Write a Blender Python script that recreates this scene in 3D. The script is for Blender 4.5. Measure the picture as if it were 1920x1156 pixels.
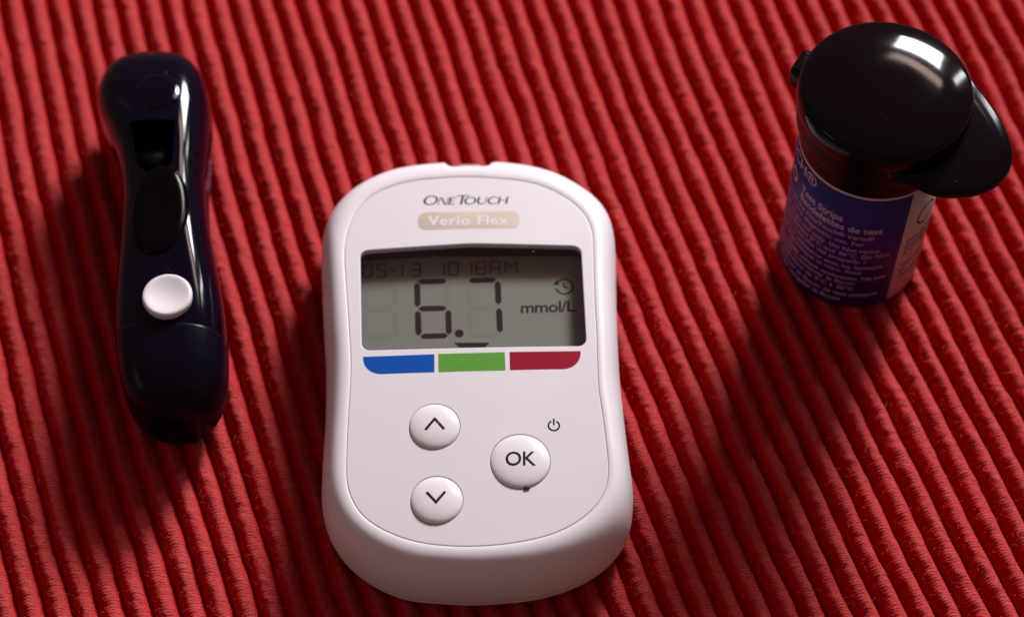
import bpy, bmesh, math, random
import numpy as np
from mathutils import Vector, Matrix
from mathutils.geometry import delaunay_2d_cdt

# ------------------------------------------------------------------ scene, camera, light
# All modelling numbers are millimetres; MM turns them into metres.
MM = 0.001
scn = bpy.context.scene
COL = scn.collection
for o in list(bpy.data.objects):
    bpy.data.objects.remove(o)

TILT = math.radians(32.0)
DIST = 385.0
cam_data = bpy.data.cameras.new("camera")
cam = bpy.data.objects.new("camera", cam_data)
COL.objects.link(cam)
cam.location = (0, -DIST * math.sin(TILT) * MM, DIST * math.cos(TILT) * MM)
cam.rotation_euler = (TILT, 0, 0)
cam_data.sensor_width = 36
cam_data.lens = 36 * 4150 / 1920.0
cam_data.clip_start = 0.01
cam_data.clip_end = 20
cam_data.dof.use_dof = True
cam_data.dof.focus_distance = 0.354
cam_data.dof.aperture_fstop = 12.5
scn.camera = cam

scn.render.engine = 'CYCLES'
scn.view_settings.view_transform = 'Standard'
scn.view_settings.look = 'None'
scn.view_settings.exposure = 0.0
scn.view_settings.gamma = 1.0

world = bpy.data.worlds.new("World")
scn.world = world
world.use_nodes = True
world.node_tree.nodes["Background"].inputs[0].default_value = (1.0, 0.56, 0.50, 1)
world.node_tree.nodes["Background"].inputs[1].default_value = 0.19


def window_lamp(name, d, dist, sx, sy, power, color):
    """area lamp: one bright surface of the room's window, facing the objects"""
    L = bpy.data.lights.new(name, 'AREA')
    L.shape = 'RECTANGLE'
    L.size = sx
    L.size_y = sy
    L.energy = power
    L.color = color
    o = bpy.data.objects.new(name, L)
    COL.objects.link(o)
    dv = Vector(d).normalized()
    o.location = dv * dist
    o.rotation_euler = dv.to_track_quat('Z', 'Y').to_euler()
    return o

WD = Vector((0.37, 0.76, 0.535))
window_lamp("window_pane_light", WD, 1.2, 0.26, 0.25, 25.5, (0.97, 0.97, 1.0))
window_lamp("window_side_pane_light", (0.60, 0.64, 0.52), 1.2, 0.05, 0.24, 1.8, (0.95, 0.98, 1.0))
window_lamp("window_blind_light", (0.35, 0.66, 0.73), 1.2, 0.30, 0.07, 1.5, (1.0, 0.72, 0.60))
window_lamp("far_window_light", (-0.80, -0.30, 0.50), 1.6, 0.40, 0.30, 0.9, (0.85, 0.88, 1.0))

# ------------------------------------------------------------------ helpers
BASE = Vector((0, 0, 0))       # base of the thing being built, in mm


def link(name, me, mat, parent=None):
    o = bpy.data.objects.new(name, me)
    COL.objects.link(o)
    if mat:
        me.materials.append(mat)
    if parent:
        o.parent = parent
    return o


def mk(name, verts, faces, mat, parent=None, smooth=True, fix=True):
    me = bpy.data.meshes.new(name)
    vs = [((v[0] - BASE.x) * MM, (v[1] - BASE.y) * MM, (v[2] - BASE.z) * MM) for v in verts]
    me.from_pydata(vs, [], faces)
    if fix:
        bm = bmesh.new(); bm.from_mesh(me)
        bmesh.ops.recalc_face_normals(bm, faces=bm.faces)
        bm.to_mesh(me); bm.free()
    if smooth:
        me.polygons.foreach_set('use_smooth', [True] * len(me.polygons))
    return link(name, me, mat, parent)


def sharp(o, deg=35):
    me = o.data
    bm = bmesh.new(); bm.from_mesh(me)
    a = math.radians(deg)
    for e in bm.edges:
        if len(e.link_faces) == 2 and e.calc_face_angle(0) > a:
            e.smooth = False
    bm.to_mesh(me); bm.free()
    return o


def thing(name, loc, label, cat):
    global BASE
    BASE = Vector(loc)
    o = bpy.data.objects.new(name, None)
    o.empty_display_size = 0.01
    COL.objects.link(o)
    o.location = BASE * MM
    o['label'] = label
    o['category'] = cat
    return o


def loft(rings, closed=True, cap0=False, cap1=False):
    n = len(rings[0])
    v = [p for r in rings for p in r]
    f = []
    for i in range(len(rings) - 1):
        for k in range(n if closed else n - 1):
            a = i * n + k; b = i * n + (k + 1) % n
            f.append((a, b, b + n, a + n))
    if cap0:
        f.append(tuple(range(n)))
    if cap1:
        f.append(tuple((len(rings) - 1) * n + k for k in range(n)))
    return v, f


def lathe(cx, cy, prof, n=96):
    """prof: list of (r, z), centre points allowed at both ends (r=0)"""
    rings, v, f = [], [], []
    for r, z in prof:
        if r < 1e-6:
            rings.append([len(v)]); v.append((cx, cy, z))
        else:
            s = len(v)
            for k in range(n):
                a = 2 * math.pi * k / n
                v.append((cx + r * math.cos(a), cy + r * math.sin(a), z))
            rings.append(list(range(s, s + n)))
    for i in range(len(rings) - 1):
        A, B = rings[i], rings[i + 1]
        for k in range(n):
            j = (k + 1) % n
            if len(A) == 1:
                f.append((A[0], B[j], B[k]))
            elif len(B) == 1:
                f.append((A[k], A[j], B[0]))
            else:
                f.append((A[k], A[j], B[j], B[k]))
    return v, f


def catmull(pts, sub=10):
    out = []
    n = len(pts)
    P = [np.array(p, float) for p in pts]
    for i in range(n):
        p0, p1, p2, p3 = P[i - 1], P[i], P[(i + 1) % n], P[(i + 2) % n]
        for s in range(sub):
            t = s / sub
            out.append(0.5 * ((2 * p1) + (-p0 + p2) * t + (2 * p0 - 5 * p1 + 4 * p2 - p3) * t * t
                              + (-p0 + 3 * p1 - 3 * p2 + p3) * t ** 3))
    return np.array(out)


def resample(P, n, start=None):
    Q = np.vstack([P, P[:1]])
    d = np.r_[0, np.cumsum(np.linalg.norm(np.diff(Q, axis=0), axis=1))]
    s = np.linspace(0, d[-1], n, endpoint=False)
    return np.c_[np.interp(s, d, Q[:, 0]), np.interp(s, d, Q[:, 1])]


def smooth_loop(P, n, sigma):
    """dense even resample, then a circular gaussian along the length (sigma in mm)"""
    P = resample(catmull(P), n)
    L = np.linalg.norm(P - np.roll(P, 1, 0), axis=1).sum() / n
    k = max(1, int(3 * sigma / L))
    w = np.exp(-0.5 * (np.arange(-k, k + 1) * L / sigma) ** 2); w /= w.sum()
    out = np.zeros_like(P)
    for i, wi in zip(range(-k, k + 1), w):
        out += wi * np.roll(P, i, 0)
    return out


def by_angle(P, c, angs):
    """point of a star-shaped loop in each direction of angs"""
    a = np.unwrap(np.arctan2(P[:, 1] - c[1], P[:, 0] - c[0]))
    if a[-1] < a[0]:
        a = a[::-1]; P = P[::-1]
    r = np.linalg.norm(P - c, axis=1)
    a0 = a[0]
    aa = (angs - a0) % (2 * math.pi) + a0
    ax = np.r_[a, a[0] + 2 * math.pi]; rx = np.r_[r, r[0]]
    rr = np.interp(aa, ax, rx)
    return np.c_[c[0] + rr * np.cos(angs), c[1] + rr * np.sin(angs)]


def offset_loop(P, d):
    """moves a loop outwards by d (inwards if negative)"""
    P = np.asarray(P, float)
    t = np.roll(P, -1, 0) - np.roll(P, 1, 0)
    t /= np.linalg.norm(t, axis=1)[:, None] + 1e-12
    nrm = np.c_[t[:, 1], -t[:, 0]]
    area = 0.5 * np.sum(P[:, 0] * np.roll(P[:, 1], -1) - np.roll(P[:, 0], -1) * P[:, 1])
    if area < 0:
        nrm = -nrm
    return P + nrm * d


def inside(pt, loop):
    x, y = pt
    c = False
    n = len(loop)
    j = n - 1
    for i in range(n):
        xi, yi = loop[i]; xj, yj = loop[j]
        if (yi > y) != (yj > y) and x < (xj - xi) * (y - yi) / (yj - yi) + xi:
            c = not c
        j = i
    return c


def inside_np(px, py, loop):
    c = np.zeros(px.shape, bool)
    L = np.asarray(loop)
    n = len(L); j = n - 1
    for i in range(n):
        xi, yi = L[i]; xj, yj = L[j]
        if yi != yj:
            m = ((yi > py) != (yj > py)) & (px < (xj - xi) * (py - yi) / (yj - yi) + xi)
            c ^= m
        j = i
    return c


def fill(outline, holes=(), step=0):
    """constrained triangulation of a flat region with holes and an inner grid of points"""
    verts, edges = [], []
    for lp in [outline] + list(holes):
        s = len(verts)
        verts += [Vector((float(p[0]), float(p[1]))) for p in lp]
        edges += [(s + k, s + (k + 1) % len(lp)) for k in range(len(lp))]
    o = np.asarray(outline, float)
    if step:
        xs = np.arange(o[:, 0].min() + step / 2, o[:, 0].max(), step)
        ys = np.arange(o[:, 1].min() + step / 2, o[:, 1].max(), step)
        X, Y = np.meshgrid(xs, ys); X = X.ravel(); Y = Y.ravel()
        allp = np.vstack([np.asarray(l, float) for l in [outline] + list(holes)])
        dm = np.min((X[:, None] - allp[None, :, 0]) ** 2 + (Y[:, None] - allp[None, :, 1]) ** 2, axis=1)
        m = inside_np(X, Y, outline) & (dm > (0.5 * step) ** 2)
        for h in holes:
            m &= ~inside_np(X, Y, h)
        verts += [Vector((float(a), float(b))) for a, b in zip(X[m], Y[m])]
    V, E, F, _, _, _ = delaunay_2d_cdt(verts, edges, [], 0, 1e-5)
    V = np.array([(v.x, v.y) for v in V])
    F = np.array([f for f in F if len(f) == 3])
    c = V[F].mean(axis=1)
    m = inside_np(c[:, 0], c[:, 1], outline)
    for h in holes:
        m &= ~inside_np(c[:, 0], c[:, 1], h)
    F = F[m]
    a, b_, c_ = V[F[:, 0]], V[F[:, 1]], V[F[:, 2]]
    ar = (b_[:, 0] - a[:, 0]) * (c_[:, 1] - a[:, 1]) - (b_[:, 1] - a[:, 1]) * (c_[:, 0] - a[:, 0])
    F[ar < 0] = F[ar < 0][:, ::-1]
    return V, F[np.abs(ar) > 1e-7]


def flat(name, loops, zf, mat, parent, step=0, lift=0.0):
    """a flat print: each loop (or (outline, holes)) filled and laid on the height function zf"""
    v, f = [], []
    for lp in loops:
        out, holes = lp if isinstance(lp, tuple) else (lp, ())
        V, F = fill(out, holes, step)
        s = len(v)
        v += [(x, y, zf(x, y) + lift) for x, y in V]
        f += [tuple(int(i) + s for i in t) for t in F]
    return mk(name, v, f, mat, parent, fix=False)


def text_geo(body, size, offset=0.0, align='LEFT', spacing=1.0, cuts=0, shear=0.0, maxlen=0):
    c = bpy.data.curves.new("txt", 'FONT')
    c.body = body
    c.size = size
    c.align_x = align
    c.offset = offset
    c.space_character = spacing
    c.shear = shear
    c.resolution_u = 3
    o = bpy.data.objects.new("txt", c)
    COL.objects.link(o)
    dg = bpy.context.evaluated_depsgraph_get()
    me = bpy.data.meshes.new_from_object(o.evaluated_get(dg))
    bpy.data.objects.remove(o); bpy.data.curves.remove(c)
    bm = bmesh.new(); bm.from_mesh(me)
    bmesh.ops.triangulate(bm, faces=bm.faces)
    if maxlen:
        for _ in range(6):
            e = [e for e in bm.edges if e.calc_length() > maxlen]
            if not e:
                break
            bmesh.ops.subdivide_edges(bm, edges=e, cuts=1)
            bmesh.ops.triangulate(bm, faces=bm.faces)
    v = [tuple(x.co) for x in bm.verts]
    bm.verts.index_update()
    f = [tuple(x.index for x in p.verts) for p in bm.faces]
    bm.free(); bpy.data.meshes.remove(me)
    return v, f


def stroke(pts, w):
    """outline of a polyline pen stroke of width w"""
    P = np.array(pts, float)
    L, R = [], []
    for i in range(len(P)):
        if i == 0: t = P[1] - P[0]; m = 1
        elif i == len(P) - 1: t = P[-1] - P[-2]; m = 1
        else:
            a = P[i] - P[i - 1]; b = P[i + 1] - P[i]
            a /= np.linalg.norm(a); b /= np.linalg.norm(b)
            t = a + b; m = 1 / max(0.3, math.sqrt((1 + a @ b) / 2))
        t = t / np.linalg.norm(t)
        n = np.array([-t[1], t[0]]) * w / 2 * m
        L.append(P[i] + n); R.append(P[i] - n)
    return np.array(L + R[::-1])


def arc(cx, cy, r, a0, a1, n=24, ry=None):
    ry = ry or r
    return [(cx + r * math.cos(a0 + (a1 - a0) * i / n), cy + ry * math.sin(a0 + (a1 - a0) * i / n)) for i in range(n + 1)]


def circle(cx, cy, r, n=64, ry=None):
    return arc(cx, cy, r, 0, 2 * math.pi * (n - 1) / n, n - 1, ry)


def rounded(corners, r, n=8):
    """corners of a polygon, each rounded with its own radius"""
    out = []
    m = len(corners)
    if not isinstance(r, (list, tuple)):
        r = [r] * m
    for i in range(m):
        p = np.array(corners[i], float); a = np.array(corners[i - 1], float); b = np.array(corners[(i + 1) % m], float)
        u = (a - p) / np.linalg.norm(a - p); w = (b - p) / np.linalg.norm(b - p)
        if r[i] <= 0:
            out.append(p); continue
        h = math.acos(np.clip(u @ w, -1, 1)) / 2
        d = r[i] / math.tan(h)
        s = p + u * d; e = p + w * d
        c = p + (u + w) / np.linalg.norm(u + w) * r[i] / math.sin(h)
        a0 = math.atan2(*(s - c)[::-1]); a1 = math.atan2(*(e - c)[::-1])
        da = (a1 - a0 + math.pi) % (2 * math.pi) - math.pi
        for k in range(n + 1):
            t = a0 + da * k / n
            out.append(c + r[i] * np.array([math.cos(t), math.sin(t)]))
    return np.array(out)

# ------------------------------------------------------------------ materials


def new_mat(name):
    m = bpy.data.materials.new(name)
    m.use_nodes = True
    nt = m.node_tree
    b = nt.nodes["Principled BSDF"]
    return m, nt, b


def plastic(name, col, rough, coat=0.0, noise=0.0, nscale=60.0, bump=0.0, bscale=400.0, spec=0.4, metal=0.0, wear=0.0):
    m, nt, b = new_mat(name)
    b.inputs['Base Color'].default_value = (*col, 1)
    b.inputs['Roughness'].default_value = rough
    b.inputs['Specular IOR Level'].default_value = spec
    b.inputs['Metallic'].default_value = metal
    b.inputs['Coat Weight'].default_value = coat
    tc = nt.nodes.new('ShaderNodeTexCoord')
    if noise > 0:
        n = nt.nodes.new('ShaderNodeTexNoise'); n.inputs['Scale'].default_value = nscale
        n.inputs['Detail'].default_value = 6
        nt.links.new(tc.outputs['Object'], n.inputs['Vector'])
        r = nt.nodes.new('ShaderNodeMapRange')
        r.inputs['From Min'].default_value = 0.35; r.inputs['From Max'].default_value = 0.7
        r.inputs['To Min'].default_value = max(0.02, rough - noise); r.inputs['To Max'].default_value = rough + noise
        nt.links.new(n.outputs['Fac'], r.inputs['Value'])
        nt.links.new(r.outputs['Result'], b.inputs['Roughness'])
    if bump > 0:
        n2 = nt.nodes.new('ShaderNodeTexNoise'); n2.inputs['Scale'].default_value = bscale
        n2.inputs['Detail'].default_value = 3
        nt.links.new(tc.outputs['Object'], n2.inputs['Vector'])
        bp = nt.nodes.new('ShaderNodeBump'); bp.inputs['Strength'].default_value = 1.0
        bp.inputs['Distance'].default_value = bump * MM
        nt.links.new(n2.outputs['Fac'], bp.inputs['Height'])
        nt.links.new(bp.outputs['Normal'], b.inputs['Normal'])
    if wear > 0:
        # dust specks and hair scratches: small light marks in the colour and the gloss
        v = nt.nodes.new('ShaderNodeTexVoronoi'); v.inputs['Scale'].default_value = 330
        nt.links.new(tc.outputs['Object'], v.inputs['Vector'])
        th = nt.nodes.new('ShaderNodeMapRange')
        th.inputs['From Min'].default_value = 0.06; th.inputs['From Max'].default_value = 0.03
        th.inputs['To Min'].default_value = 0; th.inputs['To Max'].default_value = 1
        nt.links.new(v.outputs['Distance'], th.inputs['Value'])
        big = nt.nodes.new('ShaderNodeTexNoise'); big.inputs['Scale'].default_value = 170
        nt.links.new(tc.outputs['Object'], big.inputs['Vector'])
        bt = nt.nodes.new('ShaderNodeMapRange')
        bt.inputs['From Min'].default_value = 0.52; bt.inputs['From Max'].default_value = 0.58
        nt.links.new(big.outputs['Fac'], bt.inputs['Value'])
        # scratches: stretched noise, thin threshold
        mp = nt.nodes.new('ShaderNodeMapping')
        mp.inputs['Scale'].default_value = (120, 1900, 60)
        m0 = nt.nodes.new('ShaderNodeMapping'); m0.inputs['Rotation'].default_value = (0, 0, 0.85)
        nt.links.new(tc.outputs['Object'], m0.inputs['Vector'])
        nt.links.new(m0.outputs['Vector'], mp.inputs['Vector'])
        sn = nt.nodes.new('ShaderNodeTexNoise'); sn.inputs['Scale'].default_value = 1.0; sn.inputs['Detail'].default_value = 1
        nt.links.new(mp.outputs['Vector'], sn.inputs['Vector'])
        st = nt.nodes.new('ShaderNodeMapRange')
        st.inputs['From Min'].default_value = 0.73; st.inputs['From Max'].default_value = 0.82
        nt.links.new(sn.outputs['Fac'], st.inputs['Value'])
        mu = nt.nodes.new('ShaderNodeMath'); mu.operation = 'MULTIPLY'
        nt.links.new(th.outputs['Result'], mu.inputs[0]); nt.links.new(bt.outputs['Result'], mu.inputs[1])
        mx = nt.nodes.new('ShaderNodeMath'); mx.operation = 'MAXIMUM'
        nt.links.new(mu.outputs[0], mx.inputs[0]); fa = nt.nodes.new('ShaderNodeMath'); fa.operation = 'MULTIPLY'; fa.inputs[1].default_value = 0.10
        nt.links.new(st.outputs['Result'], fa.inputs[0])
        nt.links.new(fa.outputs[0], mx.inputs[1])
        sc = nt.nodes.new('ShaderNodeMath'); sc.operation = 'MULTIPLY'; sc.inputs[1].default_value = wear
        nt.links.new(mx.outputs[0], sc.inputs[0])
        mix = nt.nodes.new('ShaderNodeMix'); mix.data_type = 'RGBA'
        mix.inputs[6].default_value = (*col, 1); mix.inputs[7].default_value = (0.35, 0.3, 0.33, 1)
        nt.links.new(sc.outputs[0], mix.inputs[0])
        nt.links.new(mix.outputs[2], b.inputs['Base Color'])
    return m

WHITE = plastic("white_plastic", (0.635, 0.60, 0.625), 0.38, noise=0.05, nscale=90, bump=0.006, bscale=2500)
WHITE2 = plastic("white_plate_plastic", (0.61, 0.575, 0.605), 0.36, noise=0.05, nscale=70, bump=0.004, bscale=2500)
BUTTON = plastic("white_button_plastic", (0.65, 0.61, 0.63), 0.22, noise=0.04, nscale=150)
DARKGAP = plastic("gap_shade_and_grime", (0.02, 0.012, 0.012), 0.7, spec=0.2)  # painted shade for the button gaps, also the grime crumb
BEZEL = plastic("dark_bezel", (0.018, 0.008, 0.008), 0.45, spec=0.2)
LCD = plastic("lcd_glass_grey", (0.175, 0.182, 0.158), 0.5, noise=0.06, spec=0.2)
LCDGHOST = plastic("lcd_idle_segment", (0.161, 0.167, 0.146), 0.5, spec=0.2)
LCDINK = plastic("lcd_ink", (0.016, 0.008, 0.008), 0.6, spec=0.1)
DATEINK = plastic("lcd_ink_faint", (0.055, 0.045, 0.038), 0.6, spec=0.1)
INK = plastic("print_ink_black", (0.010, 0.005, 0.009), 0.5, spec=0.1)
INKGREY = plastic("print_ink_grey", (0.055, 0.040, 0.055), 0.5, spec=0.1)
FOIL = plastic("silver_foil_print", (0.45, 0.375, 0.31), 0.38, metal=0.5, noise=0.04)
BLUE = plastic("print_blue", (0.002, 0.062, 0.32), 0.4, spec=0.1)
GREEN = plastic("print_green", (0.085, 0.26, 0.035), 0.4, spec=0.1)
RED = plastic("print_crimson", (0.24, 0.001, 0.016), 0.4, spec=0.1)
NAVY = plastic("navy_gloss_plastic", (0.0015, 0.0011, 0.0055), 0.09, noise=0.04, wear=0.25, spec=0.18)
NAVYMAT = plastic("navy_satin_plastic", (0.0025, 0.0018, 0.0065), 0.30, noise=0.06, spec=0.10)
BLACKG = plastic("black_gloss_plastic", (0.003, 0.0015, 0.002), 0.09, noise=0.05, wear=0.3, spec=0.14)
BLACKM = plastic("black_satin_plastic", (0.004, 0.002, 0.002), 0.3, noise=0.06, spec=0.08)
CAV = plastic("cavity_black", (0.002, 0.001, 0.002), 0.6, spec=0.1)
LEVER = plastic("lever_black", (0.002, 0.0012, 0.002), 0.16, noise=0.04, spec=0.05)
LABELBLUE = plastic("label_violet_blue", (0.018, 0.008, 0.13), 0.42, noise=0.05, spec=0.3)
LABELWHITE = plastic("label_white", (0.46, 0.36, 0.36), 0.5, noise=0.05)
LABELINK = plastic("label_pale_ink", (0.40, 0.27, 0.35), 0.5)
SIDEINK = plastic("side_violet_ink", (0.16, 0.12, 0.24), 0.5)
TAN = plastic("port_tan", (0.30, 0.19, 0.15), 0.5)

# thin clear pane: mostly see-through, a little mirror
CLEAR, nt, b = new_mat("clear_pane")
nt.nodes.remove(b)
out = nt.nodes['Material Output']
tr = nt.nodes.new('ShaderNodeBsdfTransparent'); tr.inputs[0].default_value = (0.95, 0.93, 0.93, 1)
gl = nt.nodes.new('ShaderNodeBsdfGlossy'); gl.inputs['Roughness'].default_value = 0.05
fr0 = nt.nodes.new('ShaderNodeLayerWeight'); fr0.inputs['Blend'].default_value = 0.12
fr = nt.nodes.new('ShaderNodeMath'); fr.operation = 'MULTIPLY_ADD'; fr.inputs[1].default_value = 0.6; fr.inputs[2].default_value = 0.03
nt.links.new(fr0.outputs['Facing'], fr.inputs[0])
mx = nt.nodes.new('ShaderNodeMixShader')
nt.links.new(fr.outputs[0], mx.inputs[0]); nt.links.new(tr.outputs[0], mx.inputs[1]); nt.links.new(gl.outputs[0], mx.inputs[2])
nt.links.new(mx.outputs[0], out.inputs[0])

# ribbed cloth; UV.x runs across the ribs (one unit per rib), UV.y along them in mm
CLOTH, nt, b = new_mat("red_ribbed_cloth")
N = nt.nodes.new; Lk = nt.links.new
uv = N('ShaderNodeUVMap'); uv.uv_map = 'rib'
sep = N('ShaderNodeSeparateXYZ'); Lk(uv.outputs[0], sep.inputs[0])
tc = N('ShaderNodeTexCoord')


def noise(scale, detail=3, vec=None, rough=0.5):
    n = N('ShaderNodeTexNoise'); n.inputs['Scale'].default_value = scale; n.inputs['Detail'].default_value = detail
    n.inputs['Roughness'].default_value = rough
    Lk(vec if vec else tc.outputs['Object'], n.inputs['Vector'])
    return n.outputs['Fac']


def math_(op, a, b_=None, c_=None):
    m = N('ShaderNodeMath'); m.operation = op
    for i, x in enumerate((a, b_, c_)):
        if x is None: continue
        if isinstance(x, (int, float)): m.inputs[i].default_value = x
        else: Lk(x, m.inputs[i])
    return m.outputs[0]


def rng(v, a, b_, c_=0.0, d=1.0):
    m = N('ShaderNodeMapRange')
    m.inputs['From Min'].default_value = a; m.inputs['From Max'].default_value = b_
    m.inputs['To Min'].default_value = c_; m.inputs['To Max'].default_value = d
    Lk(v, m.inputs['Value'])
    return m.outputs['Result']

wob = noise(500, 2)
wob2 = noise(110, 2)
vv = math_('ADD', sep.outputs['Y'], math_('MULTIPLY', math_('SUBTRACT', wob, 0.5), 0.75))
vv = math_('ADD', vv, math_('MULTIPLY', math_('SUBTRACT', wob2, 0.5), 1.2))
st = math_('SINE', math_('MULTIPLY', vv, 2 * math.pi / 0.60))          # cross stitches
cmb = N('ShaderNodeCombineXYZ')
Lk(math_('MULTIPLY', sep.outputs['X'], 3.2), cmb.inputs[0]); Lk(math_('MULTIPLY', vv, 2.6), cmb.inputs[1])
thr = noise(1.0, 5, vec=cmb.outputs[0], rough=0.7)                      # loose threads lying across the rib
fz = noise(2600, 4, rough=0.65)
fz2 = noise(700, 3)
h = math_('MULTIPLY', st, rng(fz2, 0.40, 0.70, 0.0, 0.75))
h = math_('ADD', h, math_('MULTIPLY', math_('SUBTRACT', thr, 0.5), 7.5))
h = math_('ADD', h, math_('MULTIPLY', math_('SUBTRACT', fz, 0.5), 2.4))
h = math_('ADD', h, math_('MULTIPLY', math_('SUBTRACT', fz2, 0.5), 2.0))
bp = N('ShaderNodeBump'); bp.inputs['Strength'].default_value = 1.0; bp.inputs['Distance'].default_value = 0.12 * MM
Lk(h, bp.inputs['Height']); Lk(bp.outputs['Normal'], b.inputs['Normal'])
# highlight painted into the fuzzy rib crests: paler, shifted to their lit side
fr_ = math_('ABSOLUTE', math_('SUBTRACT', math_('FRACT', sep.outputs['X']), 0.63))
lit_crest = rng(fr_, 0.34, 0.16)
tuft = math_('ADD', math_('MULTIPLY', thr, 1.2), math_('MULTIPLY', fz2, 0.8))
fl = math_('MULTIPLY', lit_crest, rng(math_('ADD', math_('MULTIPLY', st, 0.13), tuft), 0.66, 1.05, 0.35, 1.0))
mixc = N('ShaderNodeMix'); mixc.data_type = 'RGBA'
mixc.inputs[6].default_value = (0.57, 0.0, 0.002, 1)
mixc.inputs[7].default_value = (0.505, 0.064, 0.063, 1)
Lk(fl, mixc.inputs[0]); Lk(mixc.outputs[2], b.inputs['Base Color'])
b.inputs['Roughness'].default_value = 0.8
b.inputs['Specular IOR Level'].default_value = 0.08
b.inputs['Sheen Weight'].default_value = 0.0
b.inputs['Sheen Roughness'].default_value = 0.45
b.inputs['Sheen Tint'].default_value = (1.0, 0.35, 0.38, 1)

# ------------------------------------------------------------------ the cloth
rs = np.random.RandomState(4)


def vnoise(X, Y, scale, seed):
    """smooth value noise on arrays"""
    r = np.random.RandomState(seed)
    g = r.rand(256, 256)
    x = X / scale + 100.0; y = Y / scale + 100.0
    xi = np.floor(x).astype(int); yi = np.floor(y).astype(int)
    fx = x - xi; fy = y - yi
    fx = fx * fx * (3 - 2 * fx); fy = fy * fy * (3 - 2 * fy)
    a = g[xi % 256, yi % 256]; b_ = g[(xi + 1) % 256, yi % 256]
    c = g[xi % 256, (yi + 1) % 256]; d = g[(xi + 1) % 256, (yi + 1) % 256]
    return (a * (1 - fx) + b_ * fx) * (1 - fy) + (c * (1 - fx) + d * fx) * fy - 0.5

PITCH = 4.35
RIB_H = 2.55
CS = 0.27
CSY = 0.16
x0, x1, y0, y1 = -116.0, 116.0, -76.0, 92.0
nx = int((x1 - x0) / CS); ny = int((y1 - y0) / CSY)


def cloth_field(X, Y):
    U = X + 0.32 * Y - 0.0003 * Y * Y
    U = U + 0.9 * vnoise(X, Y, 28, 1) + 0.45 * vnoise(X, Y, 9, 2) + 0.28 * vnoise(X, Y, 2.5, 12)
    u = (U + 0.35) / PITCH + 0.62
    Vv = Y * 1.045 - 0.32 * X * 0.9
    t = u - np.floor(u) - 0.5
    # rounded cord with a narrow valley
    prof = np.power(np.clip(np.cos(math.pi * t), 0, 1), 0.80)
    rid = np.floor(u)
    wid = vnoise(rid * 7.3, Y, 10, 3)
    H = RIB_H * (prof * (1 + 0.10 * wid) - 1.0)
    H += prof * (0.34 * vnoise(X, Y, 2.3, 5) + 0.36 * vnoise(X, Y, 1.1, 6) + 0.26 * vnoise(U * 0.5, Vv, 0.6, 7))
    H += 0.07 * prof * np.sin(Vv * 2 * math.pi / 0.60 + 3 * vnoise(X, Y, 3, 9))
    return H, u, Vv

gx = np.linspace(x0, x1, nx); gy = np.linspace(y0, y1, ny)
X, Y = np.meshgrid(gx, gy)
H, Uu, Vv = cloth_field(X, Y)
co = np.stack([X, Y, H], -1).reshape(-1, 3).astype(np.float32) * MM
me = bpy.data.meshes.new("ribbed_cloth")
idx = np.arange(nx * ny).reshape(ny, nx)
q = np.stack([idx[:-1, :-1], idx[:-1, 1:], idx[1:, 1:], idx[1:, :-1]], -1).reshape(-1, 4).astype(np.int32)
me.vertices.add(len(co)); me.vertices.foreach_set('co', co.ravel())
me.loops.add(q.size); me.loops.foreach_set('vertex_index', q.ravel())
me.polygons.add(len(q)); me.polygons.foreach_set('loop_start', np.arange(0, q.size, 4, dtype=np.int32))
me.polygons.foreach_set('loop_total', np.full(len(q), 4, np.int32))
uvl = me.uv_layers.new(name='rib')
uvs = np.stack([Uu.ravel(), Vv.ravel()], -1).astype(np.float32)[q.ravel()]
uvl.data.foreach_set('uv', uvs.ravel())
me.polygons.foreach_set('use_smooth', np.ones(len(q), bool))
me.update(); me.validate()
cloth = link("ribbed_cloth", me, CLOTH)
cloth['label'] = "red ribbed woven cloth lying under everything"
cloth['category'] = "cloth"

# loose lint fibres standing off the rib crests
FIBRE, nt, b = new_mat("red_lint")
b.inputs['Base Color'].default_value = (0.62, 0.09, 0.10, 1); b.inputs['Roughness'].default_value = 0.7
b.inputs['Specular IOR Level'].default_value = 0.2
NF = 70000
fx = rs.uniform(-105, 100, NF); fy = rs.uniform(-68, 60, NF)
fh, fu, fv = cloth_field(fx, fy)
keep = (fh > -1.1)
fx, fy, fh = fx[keep], fy[keep], fh[keep]
NF = len(fx)
ang = rs.uniform(0, 2 * math.pi, NF); ln = rs.gamma(2.0, 0.28, NF) + 0.15; curl = rs.normal(0, 2.2, NF); lift = rs.uniform(0.05, 0.75, NF)
K_ = 5
cent = np.zeros((NF, K_, 3))
cent[:, 0] = np.stack([fx, fy, fh - 0.03], -1)
aa = ang.copy(); el = lift * 1.3
for k in range(1, K_):
    st_ = ln / (K_ - 1)
    cent[:, k, 0] = cent[:, k - 1, 0] + np.cos(aa) * np.cos(el) * st_
    cent[:, k, 1] = cent[:, k - 1, 1] + np.sin(aa) * np.cos(el) * st_
    cent[:, k, 2] = cent[:, k - 1, 2] + np.sin(el) * st_
    aa = aa + curl / K_; el = el - 0.45
wd = 0.017
side = np.stack([-np.sin(ang), np.cos(ang), np.zeros(NF)], -1)[:, None, :] * (wd * np.linspace(1, 0.3, K_))[None, :, None]
fvv = np.stack([cent - side, cent + side], 2).reshape(-1, 3).astype(np.float32) * MM
b0 = (np.arange(NF) * K_ * 2)[:, None]
ks = (np.arange(K_ - 1) * 2)[None, :]
fq = np.stack([b0 + ks, b0 + ks + 1, b0 + ks + 3, b0 + ks + 2], -1).reshape(-1, 4).astype(np.int32)
me = bpy.data.meshes.new("lint_fibres")
me.vertices.add(len(fvv)); me.vertices.foreach_set('co', fvv.ravel())
me.loops.add(fq.size); me.loops.foreach_set('vertex_index', fq.ravel())
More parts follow.
